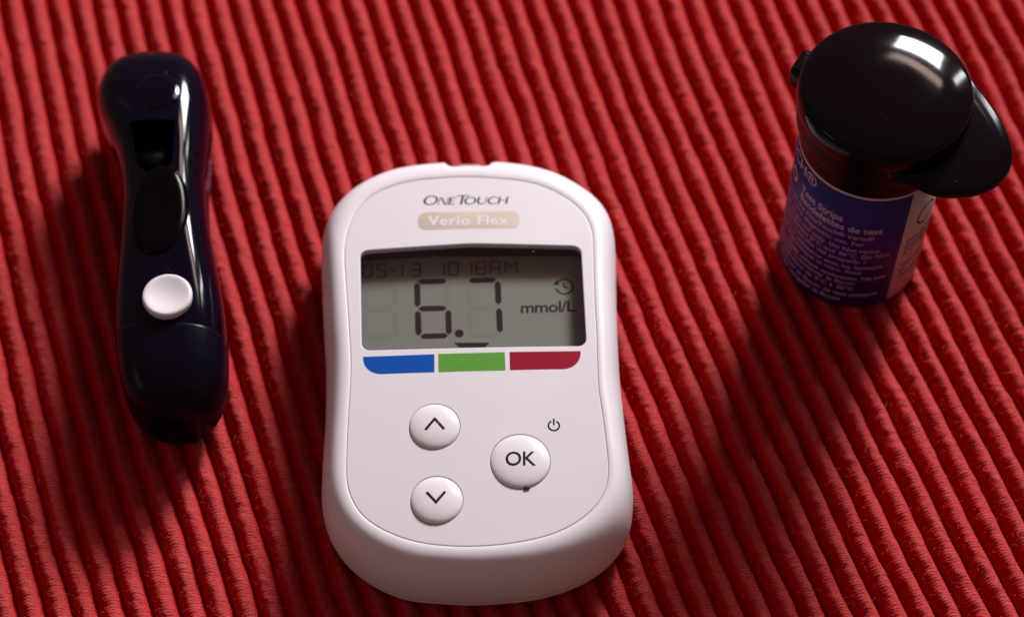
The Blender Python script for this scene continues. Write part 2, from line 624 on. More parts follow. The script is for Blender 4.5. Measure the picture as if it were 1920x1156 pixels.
me.polygons.add(len(fq)); me.polygons.foreach_set('loop_start', np.arange(0, fq.size, 4, dtype=np.int32))
me.polygons.foreach_set('loop_total', np.full(len(fq), 4, np.int32))
me.update()
lint = link("lint_fibres", me, FIBRE, cloth)
lint['kind'] = "stuff"

# ------------------------------------------------------------------ glucose meter
OUT = [(-11.3,23.9),(-16.8,23.3),(-21.0,22.4),(-24.9,20.5),(-28.4,17.9),(-30.8,15.0),(-32.3,11.7),(-32.9,7.9),(-32.7,2.6),(-32.1,-5.7),(-31.4,-13.7),(-31.0,-17.8),(-30.7,-27.8),(-30.8,-33.9),(-30.8,-37.5),(-30.7,-41.6),(-30.0,-44.9),(-28.7,-48.0),(-26.5,-50.9),(-23.1,-53.8),(-19.0,-56.0),(-15.4,-57.0),(-10.6,-57.4),(-5.9,-57.6),(-1.3,-57.3),(3.7,-56.7),(8.8,-55.2),(13.2,-52.9),(16.6,-49.9),(18.7,-46.6),(19.5,-42.6),(19.6,-39.6),(19.2,-35.5),(18.7,-29.7),(18.2,-23.0),(18.0,-19.8),(17.8,-11.8),(17.8,-1.6),(17.9,4.6),(17.8,8.7),(17.2,12.5),(15.5,15.8),(12.7,18.5),(8.1,21.6),(3.1,23.3),(-0.7,23.9),(-3.6,24.2),(-7.5,24.2)]
SEAM = [(-26.7,9.6),(-23.8,13.8),(-18.2,16.4),(-11.6,17.3),(-7.3,17.5),(-4.3,17.3),(2.8,16.4),(8.0,14.0),(11.7,10.5),(13.4,6.6),(13.6,2.5),(13.6,-6.3),(13.8,-14.3),(13.9,-24.2),(14.5,-30.0),(15.0,-35.8),(15.2,-39.5),(14.8,-42.5),(13.3,-45.5),(10.3,-48.4),(6.0,-50.7),(0.4,-52.1),(-5.2,-52.7),(-10.4,-52.6),(-15.0,-51.9),(-19.3,-50.3),(-22.7,-48.1),(-24.7,-45.5),(-25.9,-42.2),(-26.2,-37.7),(-26.2,-30.0),(-26.1,-22.2),(-26.3,-18.2),(-27.2,-8.4),(-28.0,-0.3),(-28.0,4.6)]
MC = np.array([-6.6, -17.0])
meter = thing("glucose_meter", (MC[0], MC[1], 0), "white rounded glucose meter showing 6.7 mmol/L between the lancing device and the vial", "glucose meter")
NA = 320
outl = smooth_loop(OUT, 600, 1.2)
seam = smooth_loop(SEAM, 600, 1.0)
oa = resample(outl, NA)
angs = np.sort(np.arctan2(oa[:, 1] - MC[1], oa[:, 0] - MC[0]))
O = by_angle(outl, MC, angs)
S_ = by_angle(seam, MC, angs)


def ztop(x, y):
    return 15.6 - 0.0007 * (y + 20) ** 2 - 0.0006 * (x + 6.6) ** 2


def smoothstep(x):
    x = np.clip(x, 0, 1); return x * x * (3 - 2 * x)

# notch for the test strip in the far end
notch = smoothstep((O[:, 0] + 11.9) / 1.1) * smoothstep((-3.0 - O[:, 0]) / 1.6) * (O[:, 1] > 15)
rings = []
zS = np.array([ztop(x, y) for x, y in S_])


def ring(P, z):
    z = np.broadcast_to(z, (len(P),))
    return [(float(a), float(b_), float(c)) for (a, b_), c in zip(P, z)]
rings.append(ring(offset_loop(S_, 0.09), zS - 0.40))
rings.append(ring(offset_loop(S_, 0.13), zS - 0.22))
rings.append(ring(offset_loop(S_, 0.20), zS - 0.05))
S2 = offset_loop(S_, 0.34)
ZO = 6.0
M_ = 20
for i in range(M_ + 1):
    a = (math.pi / 2) * i / M_
    u = math.sin(a) ** (2 / 2.5); w = math.cos(a) ** (2 / 2.1) if i < M_ else 0
    P = S2 + (O - S2) * u
    P[:, 1] -= notch * 1.5 * smoothstep((u - 0.35) / 0.5)
    z = ZO + (zS - ZO) * w
    z = z - notch * 0.9 * smoothstep((u - 0.25) / 0.5) * (w)
    rings.append(ring(P, z))
On = O.copy(); On[:, 1] -= notch * 1.5
for ins, z in [(0.03, 5.0), (0.12, 4.0), (0.25, 3.35), (0.42, 3.2), (0.75, 3.15)]:
    rings.append(ring(offset_loop(On, -ins), z))
v, f = loft(rings)
sharp(mk("upper_shell", v, f, WHITE, meter), 50)
rings = [ring(offset_loop(On, -i), z) for i, z in [(0.8, 3.08), (0.48, 3.04), (0.34, 2.9), (0.42, 2.3), (0.8, 1.4), (1.6, 0.7), (3.0, 0.25), (5.0, 0.0)]]
v, f = loft(rings, cap1=True)
sharp(mk("back_shell", v, f, WHITE, meter), 50)

# face plate with openings for the display and three buttons
win = rounded([(-25.75, 2.2), (-7.0, 3.55), (11.75, 3.15), (12.35, -16.95), (-24.75, -17.85)], [1.5, 30, 1.6, 1.5, 1.6], 8)
win = resample(win, 420)
btn = {'up': (-12.42, -31.98, 4.08), 'down': (-11.85, -44.98, 4.12), 'ok': (1.30, -38.18, 4.78)}
holes = [win] + [circle(x, y, r + 0.16, 72) for x, y, r in btn.values()]
sp = by_angle(seam, MC, angs)
V, F = fill(offset_loop(sp, -0.25), [offset_loop(h_, 0.25) for h_ in holes], 1.0)
v = [(x, y, ztop(x, y)) for x, y in V]
f = [tuple(int(i) for i in t) for t in F]


def rim(loop, outward):
    """rolled edge of an opening or of the plate going down"""
    rs_ = [(-0.25, 0), (-0.12, 0), (0, 0), (0.05, -0.015), (0.10, -0.07), (0.12, -0.15), (0.12, -1.1)]
    sgn = 1 if outward else -1
    n = len(loop)
    s0 = len(v)
    for d, dz in rs_:
        L = offset_loop(loop, sgn * d)
        for p in L:
            v.append((p[0], p[1], ztop(p[0], p[1]) + dz))
    for i in range(len(rs_) - 1):
        for k in range(n):
            a = s0 + i * n + k; b_ = s0 + i * n + (k + 1) % n
            f.append((a, b_, b_ + n, a + n))
rim(sp, True)
for h_ in holes:
    rim(h_, False)
me_plate = mk("face_plate", v, f, WHITE2, meter)
bm = bmesh.new(); bm.from_mesh(me_plate.data)
bmesh.ops.remove_doubles(bm, verts=bm.verts, dist=1e-7)
bmesh.ops.recalc_face_normals(bm, faces=bm.faces)
bm.to_mesh(me_plate.data); bm.free()
sharp(me_plate, 50)

# display: dark surround, grey liquid crystal panel, clear cover
ZL = 11.5
w1 = offset_loop(win, 0.10)
rings = [[(p[0], p[1], ztop(*p) - 0.35) for p in w1], [(p[0], p[1], ZL + 0.05) for p in w1]]
w2 = offset_loop(win, 3.0)
v, f = loft(rings)
sharp(mk("display_surround", v, f, BEZEL, meter))
disp = flat("display", [rounded([(-26.4, 3.25), (12.9, 3.25), (12.9, -18.6), (-26.4, -18.6)], 0.6, 4)], lambda x, y: ZL, LCD, meter)
base = flat("display_backing", [rounded([(-26.8, 4.6), (13.2, 4.6), (13.2, -19), (-26.8, -19)], 0.6, 4)], lambda x, y: ZL - 0.25, BEZEL, meter)
flat("display_cover", [offset_loop(win, 0.08)], lambda x, y: 14.85, CLEAR, meter).data.polygons.foreach_set('use_smooth', [False] * len(bpy.data.meshes['display_cover'].polygons))

zl = lambda x, y: ZL + 0.02


def hexbar(a, b_, w, cut=0.5):
    a = np.array(a, float); b_ = np.array(b_, float)
    t = (b_ - a) / np.linalg.norm(b_ - a); n = np.array([-t[1], t[0]]) * w / 2
    c = t * w * cut
    pts = [a, a + c + n, b_ - c + n, b_, b_ - c - n, a + c - n]
    return rounded(pts, [0.1, 0.15, 0.15, 0.1, 0.15, 0.15], 3)


def trap(a, b_, c, d):
    return rounded([a, b_, c, d], 0.18, 3)

SEG = [((-15.95, -1.90), (-11.0, -1.75)), ((-16.05, -2.05), (-15.85, -6.95)), ((-15.75, -7.25), (-10.95, -7.13)),
       ((-15.8, -7.6), (-15.55, -12.55)), ((-10.7, -7.45), (-10.5, -12.35)), ((-15.3, -12.68), (-10.6, -12.5)),
       ((-7.35, -1.65), (-2.65, -1.50)), ((-2.45, -1.70), (-2.25, -6.45)), ((-2.2, -7.05), (-1.98, -11.95))]
for a, b_ in SEG:
    flat("segment", [hexbar(a, b_, 1.02, 0.55)], zl, LCDINK, disp)
flat("decimal_point", [circle(-8.8, -12.1, 0.76, 32)], zl, LCDINK, disp)
flat("range_marker", [rounded([(-9.75, -13.9), (-3.6, -13.85), (-4.5, -14.75), (-8.7, -14.8)], [0.1, 0.1, 0.25, 0.25], 3)], zl, LCDINK, disp)
zg = lambda x, y: ZL + 0.008
gh = []
for dx, segs in ((-8.9, 'abcdefg'), (0.0, 'b'), (8.68, 'defg')):
    full = {'a': SEG[0], 'f': SEG[1], 'g': SEG[2], 'e': SEG[3], 'c': SEG[4], 'd': SEG[5], 'b': ((-10.9, -2.0), (-10.7, -6.9))}
    for s in segs:
        a, b_ = full[s]
        gh.append(hexbar((a[0] + dx, a[1] + dx * 0.02), (b_[0] + dx, b_[1] + dx * 0.02), 1.0, 0.55))
flat("idle_segments", gh, zg, LCDGHOST, disp)

# unit and memory symbol
v, f = text_geo("mmol/L", 3.05, offset=0.045, spacing=0.93, maxlen=0)
wtxt = max(p[0] for p in v)
kx = 9.3 / wtxt
mk("unit_text", [(1.35 + p[0] * kx, -8.08 + p[0] * kx * 0.035 + p[1], ZL + 0.02) for p in v], f, LCDINK, disp)
cx, cy = 8.85, -2.85
hist = [stroke(arc(cx, cy, 1.45, math.radians(-165), math.radians(150), 40), 0.30),
        np.array([(cx - 1.95, cy + 0.35), (cx - 0.85, cy + 0.45), (cx - 1.25, cy + 1.25)]),
        stroke([(cx - 0.1, cy + 0.75), (cx - 0.1, cy), (cx + 0.6, cy - 0.35)], 0.28)]
flat("memory_symbol", [hist[1]], zl, LCDINK, disp)
flat("memory_symbol", [hist[0]], zl, LCDINK, disp)
flat("memory_symbol", [hist[2]], lambda x, y: ZL + 0.026, LCDINK, disp)

# date and time row in small segment characters
D7 = {'0': 'abcdef', '1': 'bc', '3': 'abcdg', '5': 'acdfg', '8': 'abcdefg', '6': 'acdefg', 'A': 'abcefg', '-': 'g', 'M': 'bcefxy', ' ': ''}


def small_char(ch, x, y, w, h_, t):
    P = {'a': ((x, y + h_), (x + w, y + h_)), 'b': ((x + w, y + h_), (x + w, y + h_ / 2)), 'c': ((x + w, y + h_ / 2), (x + w, y)),
         'd': ((x, y), (x + w, y)), 'e': ((x, y + h_ / 2), (x, y)), 'f': ((x, y + h_), (x, y + h_ / 2)), 'g': ((x, y + h_ / 2), (x + w, y + h_ / 2)),
         'x': ((x, y + h_), (x + w / 2, y + h_ / 2)), 'y': ((x + w, y + h_), (x + w / 2, y + h_ / 2))}
    return [hexbar(*P[s], t, 0.3) for s in D7[ch]]
row = []
for ch, x, w_ in (("0", -25.2, 1.5), ("5", -22.9, 1.5), ("-", -20.7, 0.8), ("1", -20.1, 1.5), ("3", -17.1, 1.5), ("1", -13.0, 1.5), ("0", -10.7, 1.5),
                  ("1", -8.6, 1.7), ("8", -6.1, 1.6), ("A", -3.7, 1.6), ("M", -1.1, 1.9)):
    row += small_char(ch, x, -0.95 + (x + 25) * 0.03, w_, 2.5, 0.34)
vv_, ff_ = [], []
for lp in row:
    s = len(vv_)
    vv_ += [(p[0], p[1], ZL + 0.02) for p in lp]
    ff_.append(tuple(range(s, s + len(lp))))
mk("date_text", vv_, ff_, DATEINK, disp, fix=True)

# colour bars
zp = lambda x, y: ztop(x, y)
flat("colour_bar", [rounded([(-24.35, -18.95), (-12.70, -18.55), (-12.62, -21.95), (-24.0, -22.3)], [0.05, 0.05, 0.05, 3.0], 10)], zp, BLUE, meter, step=1.5, lift=0.03)['label'] = "blue bar"
flat("colour_bar", [rounded([(-12.05, -18.50), (-1.20, -18.15), (-1.05, -21.60), (-11.95, -21.92)], 0.05, 3)], zp, GREEN, meter, step=1.5, lift=0.03)['label'] = "green bar"
flat("colour_bar", [rounded([(-0.40, -18.12), (11.25, -17.85), (11.1, -21.2), (-0.32, -21.55)], [0.05, 0.05, 3.0, 0.05], 10)], zp, RED, meter, step=1.5, lift=0.03)['label'] = "crimson bar"

# name badge
pill = rounded([(-16.0, 9.95), (1.25, 10.25), (1.25, 6.65), (-15.95, 6.25)], [1.55, 1.2, 1.2, 1.55], 8)
badge = flat("name_badge", [pill], zp, FOIL, meter, step=1.0, lift=0.03)
v, f = text_geo("Verio Flex", 2.75, offset=0.07, spacing=1.12, maxlen=0)
wt = max(p[0] for p in v)
k = 13.6 / wt
mk("badge_text", [(-14.2 + p[0] * k, 7.2 + p[0] * k * 0.012 + p[1] * 1.0, ztop(-14.2 + p[0] * k, 7.2 + p[1]) + 0.055) for p in v], f, WHITE2, badge)

# maker's name: sheared capitals with thick and thin strokes, drawn letter by letter


def ell(cx, cy, rx, ry, n=40):
    return circle(cx, cy, rx, n, ry)


def letters():
    L = []      # list of (outline, holes); unit = cap height 1, baseline 0
    def O_(x, w, h_, tk, tn):
        L.append((ell(x + w / 2, h_ / 2, w / 2, h_ / 2 + 0.015), [ell(x + w / 2 + 0.01, h_ / 2, w / 2 - tk, h_ / 2 + 0.015 - tn)]))
    def box(x, y, w, h_):
        L.append((np.array([(x, y), (x + w, y), (x + w, y + h_), (x, y + h_)]), ()))
    s = 0.80
    O_(0.0, 1.05, 1.0, 0.17, 0.075)
    x = 1.12                                    # N
    box(x, 0, 0.07, s); box(x + 0.60, 0, 0.07, s)
    L.append((np.array([(x + 0.075, s), (x + 0.2, s), (x + 0.595, 0), (x + 0.47, 0)]), ()))
    x = 1.86                                    # E
    box(x, 0, 0.15, s)
    for yy in (0, 0.36, s - 0.07): box(x + 0.155, yy, 0.34 if yy != 0.36 else 0.27, 0.07)
    x = 2.38                                    # T
    box(x, 0.93, 0.86, 0.08); box(x + 0.34, 0, 0.17, 0.925)
    O_(2.98, 0.88, s, 0.15, 0.065)
    x = 3.93                                    # U
    outer = [(x, s)] + [(x, 0.3)] + arc(x + 0.33, 0.29, 0.33, math.pi, 2 * math.pi, 16, 0.30) + [(x + 0.66, s), (x + 0.59, s), (x + 0.59, 0.3)] \
        + arc(x + 0.37, 0.29, 0.22, 0, -math.pi, 16, 0.225) + [(x + 0.15, 0.3), (x + 0.15, s)]
    L.append((np.array(outer), ()))
    x = 4.68                                    # C
    a0, a1 = math.radians(42), math.radians(318)
    outer = arc(x + 0.42, s / 2, 0.42, a0, a1, 28, s / 2 + 0.012) + arc(x + 0.47, s / 2, 0.33, a1 - 0.05, a0 + 0.05, 28, s / 2 - 0.055)
    L.append((np.array(outer), ()))
    x = 5.46                                    # H
    box(x, 0, 0.14, s); box(x + 0.56, 0, 0.14, s); box(x + 0.145, 0.37, 0.41, 0.07)
    return L
K = 1.95
wl = 14.7 / 6.25
lt = []
for out_, hs in letters():
    def tf(p):
        p = np.array(p, float)
        return np.c_[-15.35 + (p[:, 0] * wl + p[:, 1] * K * 0.20), 11.55 + p[:, 1] * K + p[:, 0] * wl * 0.015]
    lt.append((tf(out_), [tf(h_) for h_ in hs]))
flat("lettering", lt, zp, INKGREY, meter, lift=0.03)

# power symbol
px_, py_ = 6.72, -31.75
flat("power_symbol", [stroke(arc(px_, py_, 0.88, math.radians(118), math.radians(422), 36), 0.26)], zp, INK, meter, lift=0.03)
flat("power_symbol", [stroke([(px_, py_ + 0.1), (px_, py_ + 1.25)], 0.26)], zp, INK, meter, lift=0.034)

# buttons


def dome_z(x, y, c):
    bx, by, r = c
    d = min(1, math.hypot(x - bx, y - by) / r)
    return ztop(bx, by) - 0.12 + 0.98 * math.sqrt(max(0, 1 - (d ** 2.1)))**0.9
for key, c in btn.items():
    bx, by, r = c
    prof = []
    zt = ztop(bx, by)
    prof.append((r, zt - 1.2)); prof.append((r, zt - 0.30))
    for i in range(0, 25):
        d = math.cos(math.pi / 2 * i / 24)
        prof.append((r * d, dome_z(bx + r * d, by, c)) if i < 24 else (0, dome_z(bx, by, c)))
    v, f = lathe(bx, by, prof, 96)
    bo = mk("button", v, f, BUTTON, meter)
    bo['label'] = {'up': 'up arrow button', 'down': 'down arrow button', 'ok': 'larger OK button'}[key]
    zd = lambda x, y: dome_z(x, y, c)
    if key == 'ok':
        v, f = text_geo("OK", 3.55, offset=0.035, spacing=0.95, maxlen=0.45)
        ws = max(p[0] for p in v)
        kk = 4.95 / ws
        pts = [(-1.15 + p[0] * kk, -39.35 + p[0] * kk * 0.015 + p[1] * 1.0) for p in v]
        mk("button_text", [(a, b_, dome_z(a, b_, c) + 0.03) for a, b_ in pts], f, INK, bo)
    else:
        if key == 'up':
            P = [(-13.85, -33.0), (-12.38, -31.0), (-10.85, -32.85)]
        else:
            P = [(-13.45, -43.95), (-11.92, -45.75), (-10.5, -43.85)]
        dense = []
        for a, b_ in zip(P[:-1], P[1:]):
            for t in np.linspace(0, 1, 7)[:-1]:
                dense.append((a[0] + (b_[0] - a[0]) * t, a[1] + (b_[1] - a[1]) * t))
        dense.append(P[-1])
        flat("arrow_symbol", [stroke(dense, 0.42)], zd, INK, bo, lift=0.03)
# dark discs added under the buttons to paint the shade in their gaps
flat("button_gap_shade", [circle(x, y, r + 0.5, 48) for x, y, r in btn.values()], lambda x, y: ztop(x, y) - 1.0, DARKGAP, meter)
# crumb of grime at the foot of the OK button
v, f = [], []
bmx = bmesh.new(); bmesh.ops.create_icosphere(bmx, subdivisions=2, radius=1.0)
r_ = random.Random(3)
for q_ in bmx.verts:
    s = 0.8 + 0.4 * r_.random()
    v.append((2.35 + q_.co.x * 0.5 * s, -43.0 + q_.co.y * 0.24 * s, 15.35 + q_.co.z * 0.2 * s))
f = [tuple(x.index for x in p.verts) for p in bmx.faces]; bmx.free()
mk("grime", v, f, DARKGAP, meter)

# two bright specks of dust
flat("dust_speck", [circle(-8.9, -20.1, 0.06, 8)], zp, BUTTON, meter, lift=0.05)
flat("dust_speck", [circle(3.6, 2.0, 0.055, 8)], lambda x, y: 14.87, BUTTON, meter)
# strip port in the notch
v, f = loft([[(x, y, z) for x, z in rounded([(-9.2, 9.6), (-5.4, 9.6), (-5.4, 12.1), (-9.2, 12.1)], 0.5, 5)] for y in (19.0, 22.05)], cap1=True)
mk("strip_port", v, f, TAN, meter)

# ------------------------------------------------------------------ lancing device
lan = thing("lancing_device", (-60.0, 10.0, 0), "dark navy lancing pen with white round button, left of the meter", "lancing device")
#        y, xL, xR, ztop, zbot
SEC = [(48.9, -65.6, -62.8, 9.8, 8.0), (48.6, -67.6, -60.4, 12.5, 5.5), (47.7, -69.3, -58.7, 14.6, 3.5), (46.0, -71.2, -57.0, 16.2, 1.8), (43.5, -72.7, -55.7, 17.6, 0.8),
       (40.3, -73.5, -54.7, 18.5, 0.2), (37.0, -73.7, -54.0, 19.0, 0), (33.6, -73.1, -53.6, 19.3, 0), (30.0, -71.9, -53.5, 19.5, 0),
       (26.3, -70.3, -53.4, 19.6, 0), (22.7, -68.9, -53.3, 19.6, 0), (18.7, -67.9, -53.2, 19.6, 0), (13.8, -67.1, -52.7, 19.6, 0),
       (8.3, -66.8, -51.8, 19.7, 0), (2.8, -66.6, -50.6, 19.8, 0), (-3.7, -66.5, -49.1, 19.8, 0), (-9.0, -66.3, -48.1, 19.7, 0),
       (-14.2, -65.8, -47.5, 19.4, 0), (-18.4, -65.1, -47.3, 18.7, 0), (-21.4, -64.4, -47.5, 18.0, 0.1), (-24.0, -63.4, -48.2, 17.0, 0.4),
       (-26.0, -62.0, -49.2, 15.9, 0.9), (-27.2, -60.6, -50.3, 14.8, 1.6), (-27.9, -58.9, -51.9, 13.2, 2.8), (-28.1, -57.4, -53.4, 11.6, 4.6)]
SA = np.array(SEC)[::-1].copy()
SA[:, 0] = np.where(SA[:, 0] > 30, 30 + (SA[:, 0] - 30) * 0.845, SA[:, 0])


def cr_interp(xs, ys, x):
    # smooth (monotone-ish) cubic through the table
    m = np.gradient(ys, xs)
    i = np.clip(np.searchsorted(xs, x) - 1, 0, len(xs) - 2)
    h_ = xs[i + 1] - xs[i]; t = (x - xs[i]) / h_
    return ((2 * t**3 - 3 * t**2 + 1) * ys[i] + (t**3 - 2 * t**2 + t) * h_ * m[i] + (-2 * t**3 + 3 * t**2) * ys[i + 1] + (t**3 - t**2) * h_ * m[i + 1])


def sec(y):
    return [float(cr_interp(SA[:, 0], SA[:, j], y)) for j in (1, 2, 3, 4)]


def lan_point(y, th):
    xl, xr, zt, zb = sec(y)
    cx = (xl + xr) / 2; rx = (xr - xl) / 2; cz = (zt + zb) / 2 - 0.0; rz = (zt - zb) / 2
    c, s = math.cos(th), math.sin(th)
    n = 3.3
    x = cx + rx * math.copysign(abs(c) ** (2 / n), c)
    z = cz + rz * math.copysign(abs(s) ** (2 / n), s)
    return (x, y, z)


def lan_top(x, y):
    xl, xr, zt, zb = sec(y)
    cx = (xl + xr) / 2; rx = (xr - xl) / 2
    q_ = min(0.999, abs((x - cx) / rx))
    return (zt + zb) / 2 + (zt - zb) / 2 * (1 - q_ ** 3.3) ** (1 / 3.3)


def lan_side(y, z):
    xl, xr, zt, zb = sec(y)
    cx = (xl + xr) / 2; rx = (xr - xl) / 2; cz = (zt + zb) / 2; rz = (zt - zb) / 2
    q_ = min(0.999, abs((z - cz) / rz))
    return cx + rx * (1 - q_ ** 3.3) ** (1 / 3.3)


def lan_loft(ys, c0, c1, inset0=None, inset1=None):
    NT = 96
    R = []
    for y in ys:
        R.append([lan_point(y, 2 * math.pi * k / NT) for k in range(NT)])
    def shrink(r, d, dy):
        c = np.mean(np.array(r), axis=0)
        P = np.array([(p[0], p[2]) for p in r]); P = offset_loop(P, -d)
        return [(a[0], r[0][1] + dy, a[1]) for a in P]
    if inset0 is not None:
        R = [shrink(R[0], 1.2, inset0 + 0.02), shrink(R[0], 0.05, inset0), shrink(R[0], 0.04, inset0 * 0.6)] + R
    if inset1 is not None:
        R = R + [shrink(R[-1], 0.04, inset1 * 0.6), shrink(R[-1], 0.05, inset1), shrink(R[-1], 1.2, inset1)]
    return loft(R, cap0=c0, cap1=c1)
SPLIT = -14.6
ysA = list(np.unique(np.r_[np.linspace(SPLIT + 0.05, 41, 90), np.linspace(41, 45.97, 26)]))
v, f = lan_loft(ysA, True, True, inset0=-0.03)
body = mk("body", v, f, NAVY, lan)
ysB = list(np.unique(np.r_[np.linspace(-28.1, -24.0, 24), np.linspace(-24, SPLIT - 0.05, 18)]))
v, f = lan_loft(ysB, True, True, inset1=0.03)
sleeve = mk("cocking_sleeve", v, f, NAVYMAT, lan)
# socket hole in the end of the sleeve
v, f = lathe(0, 0, [(0, 0.0), (0.9, 0.0), (1.25, 0.5), (1.5, 0.55), (1.5, 0.2)], 32)
mk("hole", [(-54.9 + p[0], -28.05 - p[2], 8.4 + p[1]) for p in v], f, CAV, lan)


def boolean_cut(obj, verts, faces):
    cut = mk("cutter", verts, faces, CAV, None, smooth=False)
    cut.location = obj.parent.location
    bpy.context.view_layer.update()
    m = obj.modifiers.new("cut", 'BOOLEAN'); m.operation = 'DIFFERENCE'; m.object = cut; m.solver = 'EXACT'
    dg = bpy.context.evaluated_depsgraph_get()
    new = bpy.data.meshes.new_from_object(obj.evaluated_get(dg))
    obj.modifiers.clear(); obj.data = new
    bpy.data.objects.remove(cut)
# the dark window of the depth dial
pl = rounded([(-66.0, 26.0), (-58.2, 26.3), (-58.0, 17.0), (-59.8, 15.0), (-62.2, 15.0), (-64.0, 17.0)], [0.6, 0.6, 1.5, 1, 1, 1.5], 5)
v, f = loft([[(p[0], p[1], z) for p in pl] for z in (13.6, 24.0)], cap0=True, cap1=True)
boolean_cut(body, v, f)
body.data.polygons.foreach_set('use_smooth', [True] * len(body.data.polygons))
sharp(body, 30)
v, f = loft([[(p[0], p[1], 13.7) for p in offset_loop(pl, 0.02)], [(p[0], p[1], 13.72) for p in offset_loop(pl, -3)]], cap1=True)
mk("depth_window", v, f, CAV, lan)
# small dial ridge in the window
v, f = loft([[(x, y, z) for y, z in [(24.3, 13.7), (23.6, 15.4), (21.2, 16.0), (19.0, 15.3), (18.4, 13.7)]] for x in (-65.2, -59.0)], cap0=True, cap1=True)
mk("depth_dial", v, f, CAV, lan)
# round boss on the head
def boss(cx, cy, rx, ry, rise, edge, name, mat, dish=0.0, n=80, nr=22, zc=None, flatten=0.0):
    rings = []
    zc = zc if zc is not None else None
    prof = [(1.0, -0.9)]
    for i in range(nr + 1):
        t = i / nr
        prof.append((1 - t, None))
    for q_, dz in prof:
        r = []
        for k in range(n):
            a = 2 * math.pi * k / n
            x = cx + rx * max(q_, 1e-3) * math.cos(a); y = cy + ry * max(q_, 1e-3) * math.sin(a)
            g = lan_top(x, y) if zc is None else zc
            if dz is not None:
                z = g + dz
            else:
                e = min(1, (1 - q_) / edge)
                z = g + rise * math.sqrt(max(0, 1 - (1 - e) ** 2)) - dish * math.exp(-(q_ / 0.55) ** 2)
            r.append((x, y, z))
        rings.append(r)
    v, f = loft(rings, cap1=True)
    return mk(name, v, f, mat, lan)
boss(-61.7, 32.6, 4.1, 4.2, 0.45, 0.5, "cap_boss", NAVY)
# oval lever
boss(-59.3, 7.2, 4.9, 9.3, 0.6, 0.25, "release_lever", LEVER, dish=0.45)
# white release button with a dished top
v, f = [], []
bx, by, br, bz = -56.45, -10.2, 4.12, 19.75
prof = [(br * 0.97, bz - 1.0), (br * 0.99, bz + 0.2)]
for i in range(9):
    a = math.pi / 2 * i / 8
    prof.append((br - 0.55 + 0.55 * math.cos(a), bz + 0.45 + 0.55 * math.sin(a)))
for i in range(1, 15):
    t = 1 - i / 14
    rr = (br - 0.55) * t
    prof.append((rr if i < 14 else 0, bz + 1.0 - 0.6 * (1 - t ** 2) ** 1.3))
v, f = lathe(bx, by, prof, 80)
mk("release_button", v, f, BUTTON, lan)
# faint name along the right side
v, f = text_geo("OneTouch Delica", 3.3, offset=0.02, spacing=1.05, maxlen=0.5)
ws = max(p[0] for p in v); k = 21.5 / ws
pts = []
for p in v:
    y = 25.5 - p[0] * k; z = 6.2 + p[1] * 1.5
    pts.append((lan_side(y, z) + 0.04, y, z))
mk("side_text", pts, f, SIDEINK, lan)

# ------------------------------------------------------------------ test strip vial
VX, VY = 59.3, 11.8
vial = thing("test_strip_vial", (VX, VY, 0), "violet blue labelled test strip vial with black flip lid, right of the meter", "vial")
RB = 12.1
v, f = lathe(VX, VY, [(0, 0.4), (9.5, 0.4), (10.4, 0.0), (11.4, 0.1), (12.0, 0.8), (RB, 1.6), (RB, 33.8), (12.25, 34.3), (12.35, 35.2), (12.35, 40.5), (11.5, 40.8)], 128)
sharp(mk("bottle", v, f, BLACKM, vial), 50)


def cyl_pt(phi, r, z):
    """phi measured from the side that faces the camera (-y), positive to the right"""
    return (VX + r * math.sin(phi), VY - r * math.cos(phi), z)


def band(p0, p1, z0, z1, r, n=90):
    r2 = r - 0.1
    v, f = [], []
    a = [math.radians(p0 + (p1 - p0) * i / n) for i in range(n + 1)]
    R = [[cyl_pt(t, r2, z0) for t in a], [cyl_pt(t, r, z0 + 0.02) for t in a], [cyl_pt(t, r, z1 - 0.02) for t in a], [cyl_pt(t, r2, z1) for t in a]]
    return loft(R, closed=False)
v, f = band(-200, 27.5, 1.3, 33.2, RB + 0.10)
lab = mk("label", v, f, LABELBLUE, vial)
v, f = band(27.5, 160, 1.3, 33.2, RB + 0.10)
labp = mk("label_panel", v, f, LABELWHITE, vial)
v, f = band(-200, 160, 33.2, 33.75, RB + 0.12)
mk("label_edge", v, f, LABELWHITE, vial)


def wrap(name, body, size, right_deg, z, mat, parent, offset=0.0, width=None, left_deg=None, ky=1.0):
    v, f = text_geo(body, size, offset=offset, maxlen=0.7)
    w = max(p[0] for p in v)
    r = RB + 0.13
    k = (width / w) if width else 1.0
    s0 = math.radians(left_deg) * r if left_deg is not None else math.radians(right_deg) * r - w * k
    pts = [cyl_pt((s0 + p[0] * k) / r, r, z + p[1] * ky) for p in v]
    return pts, f


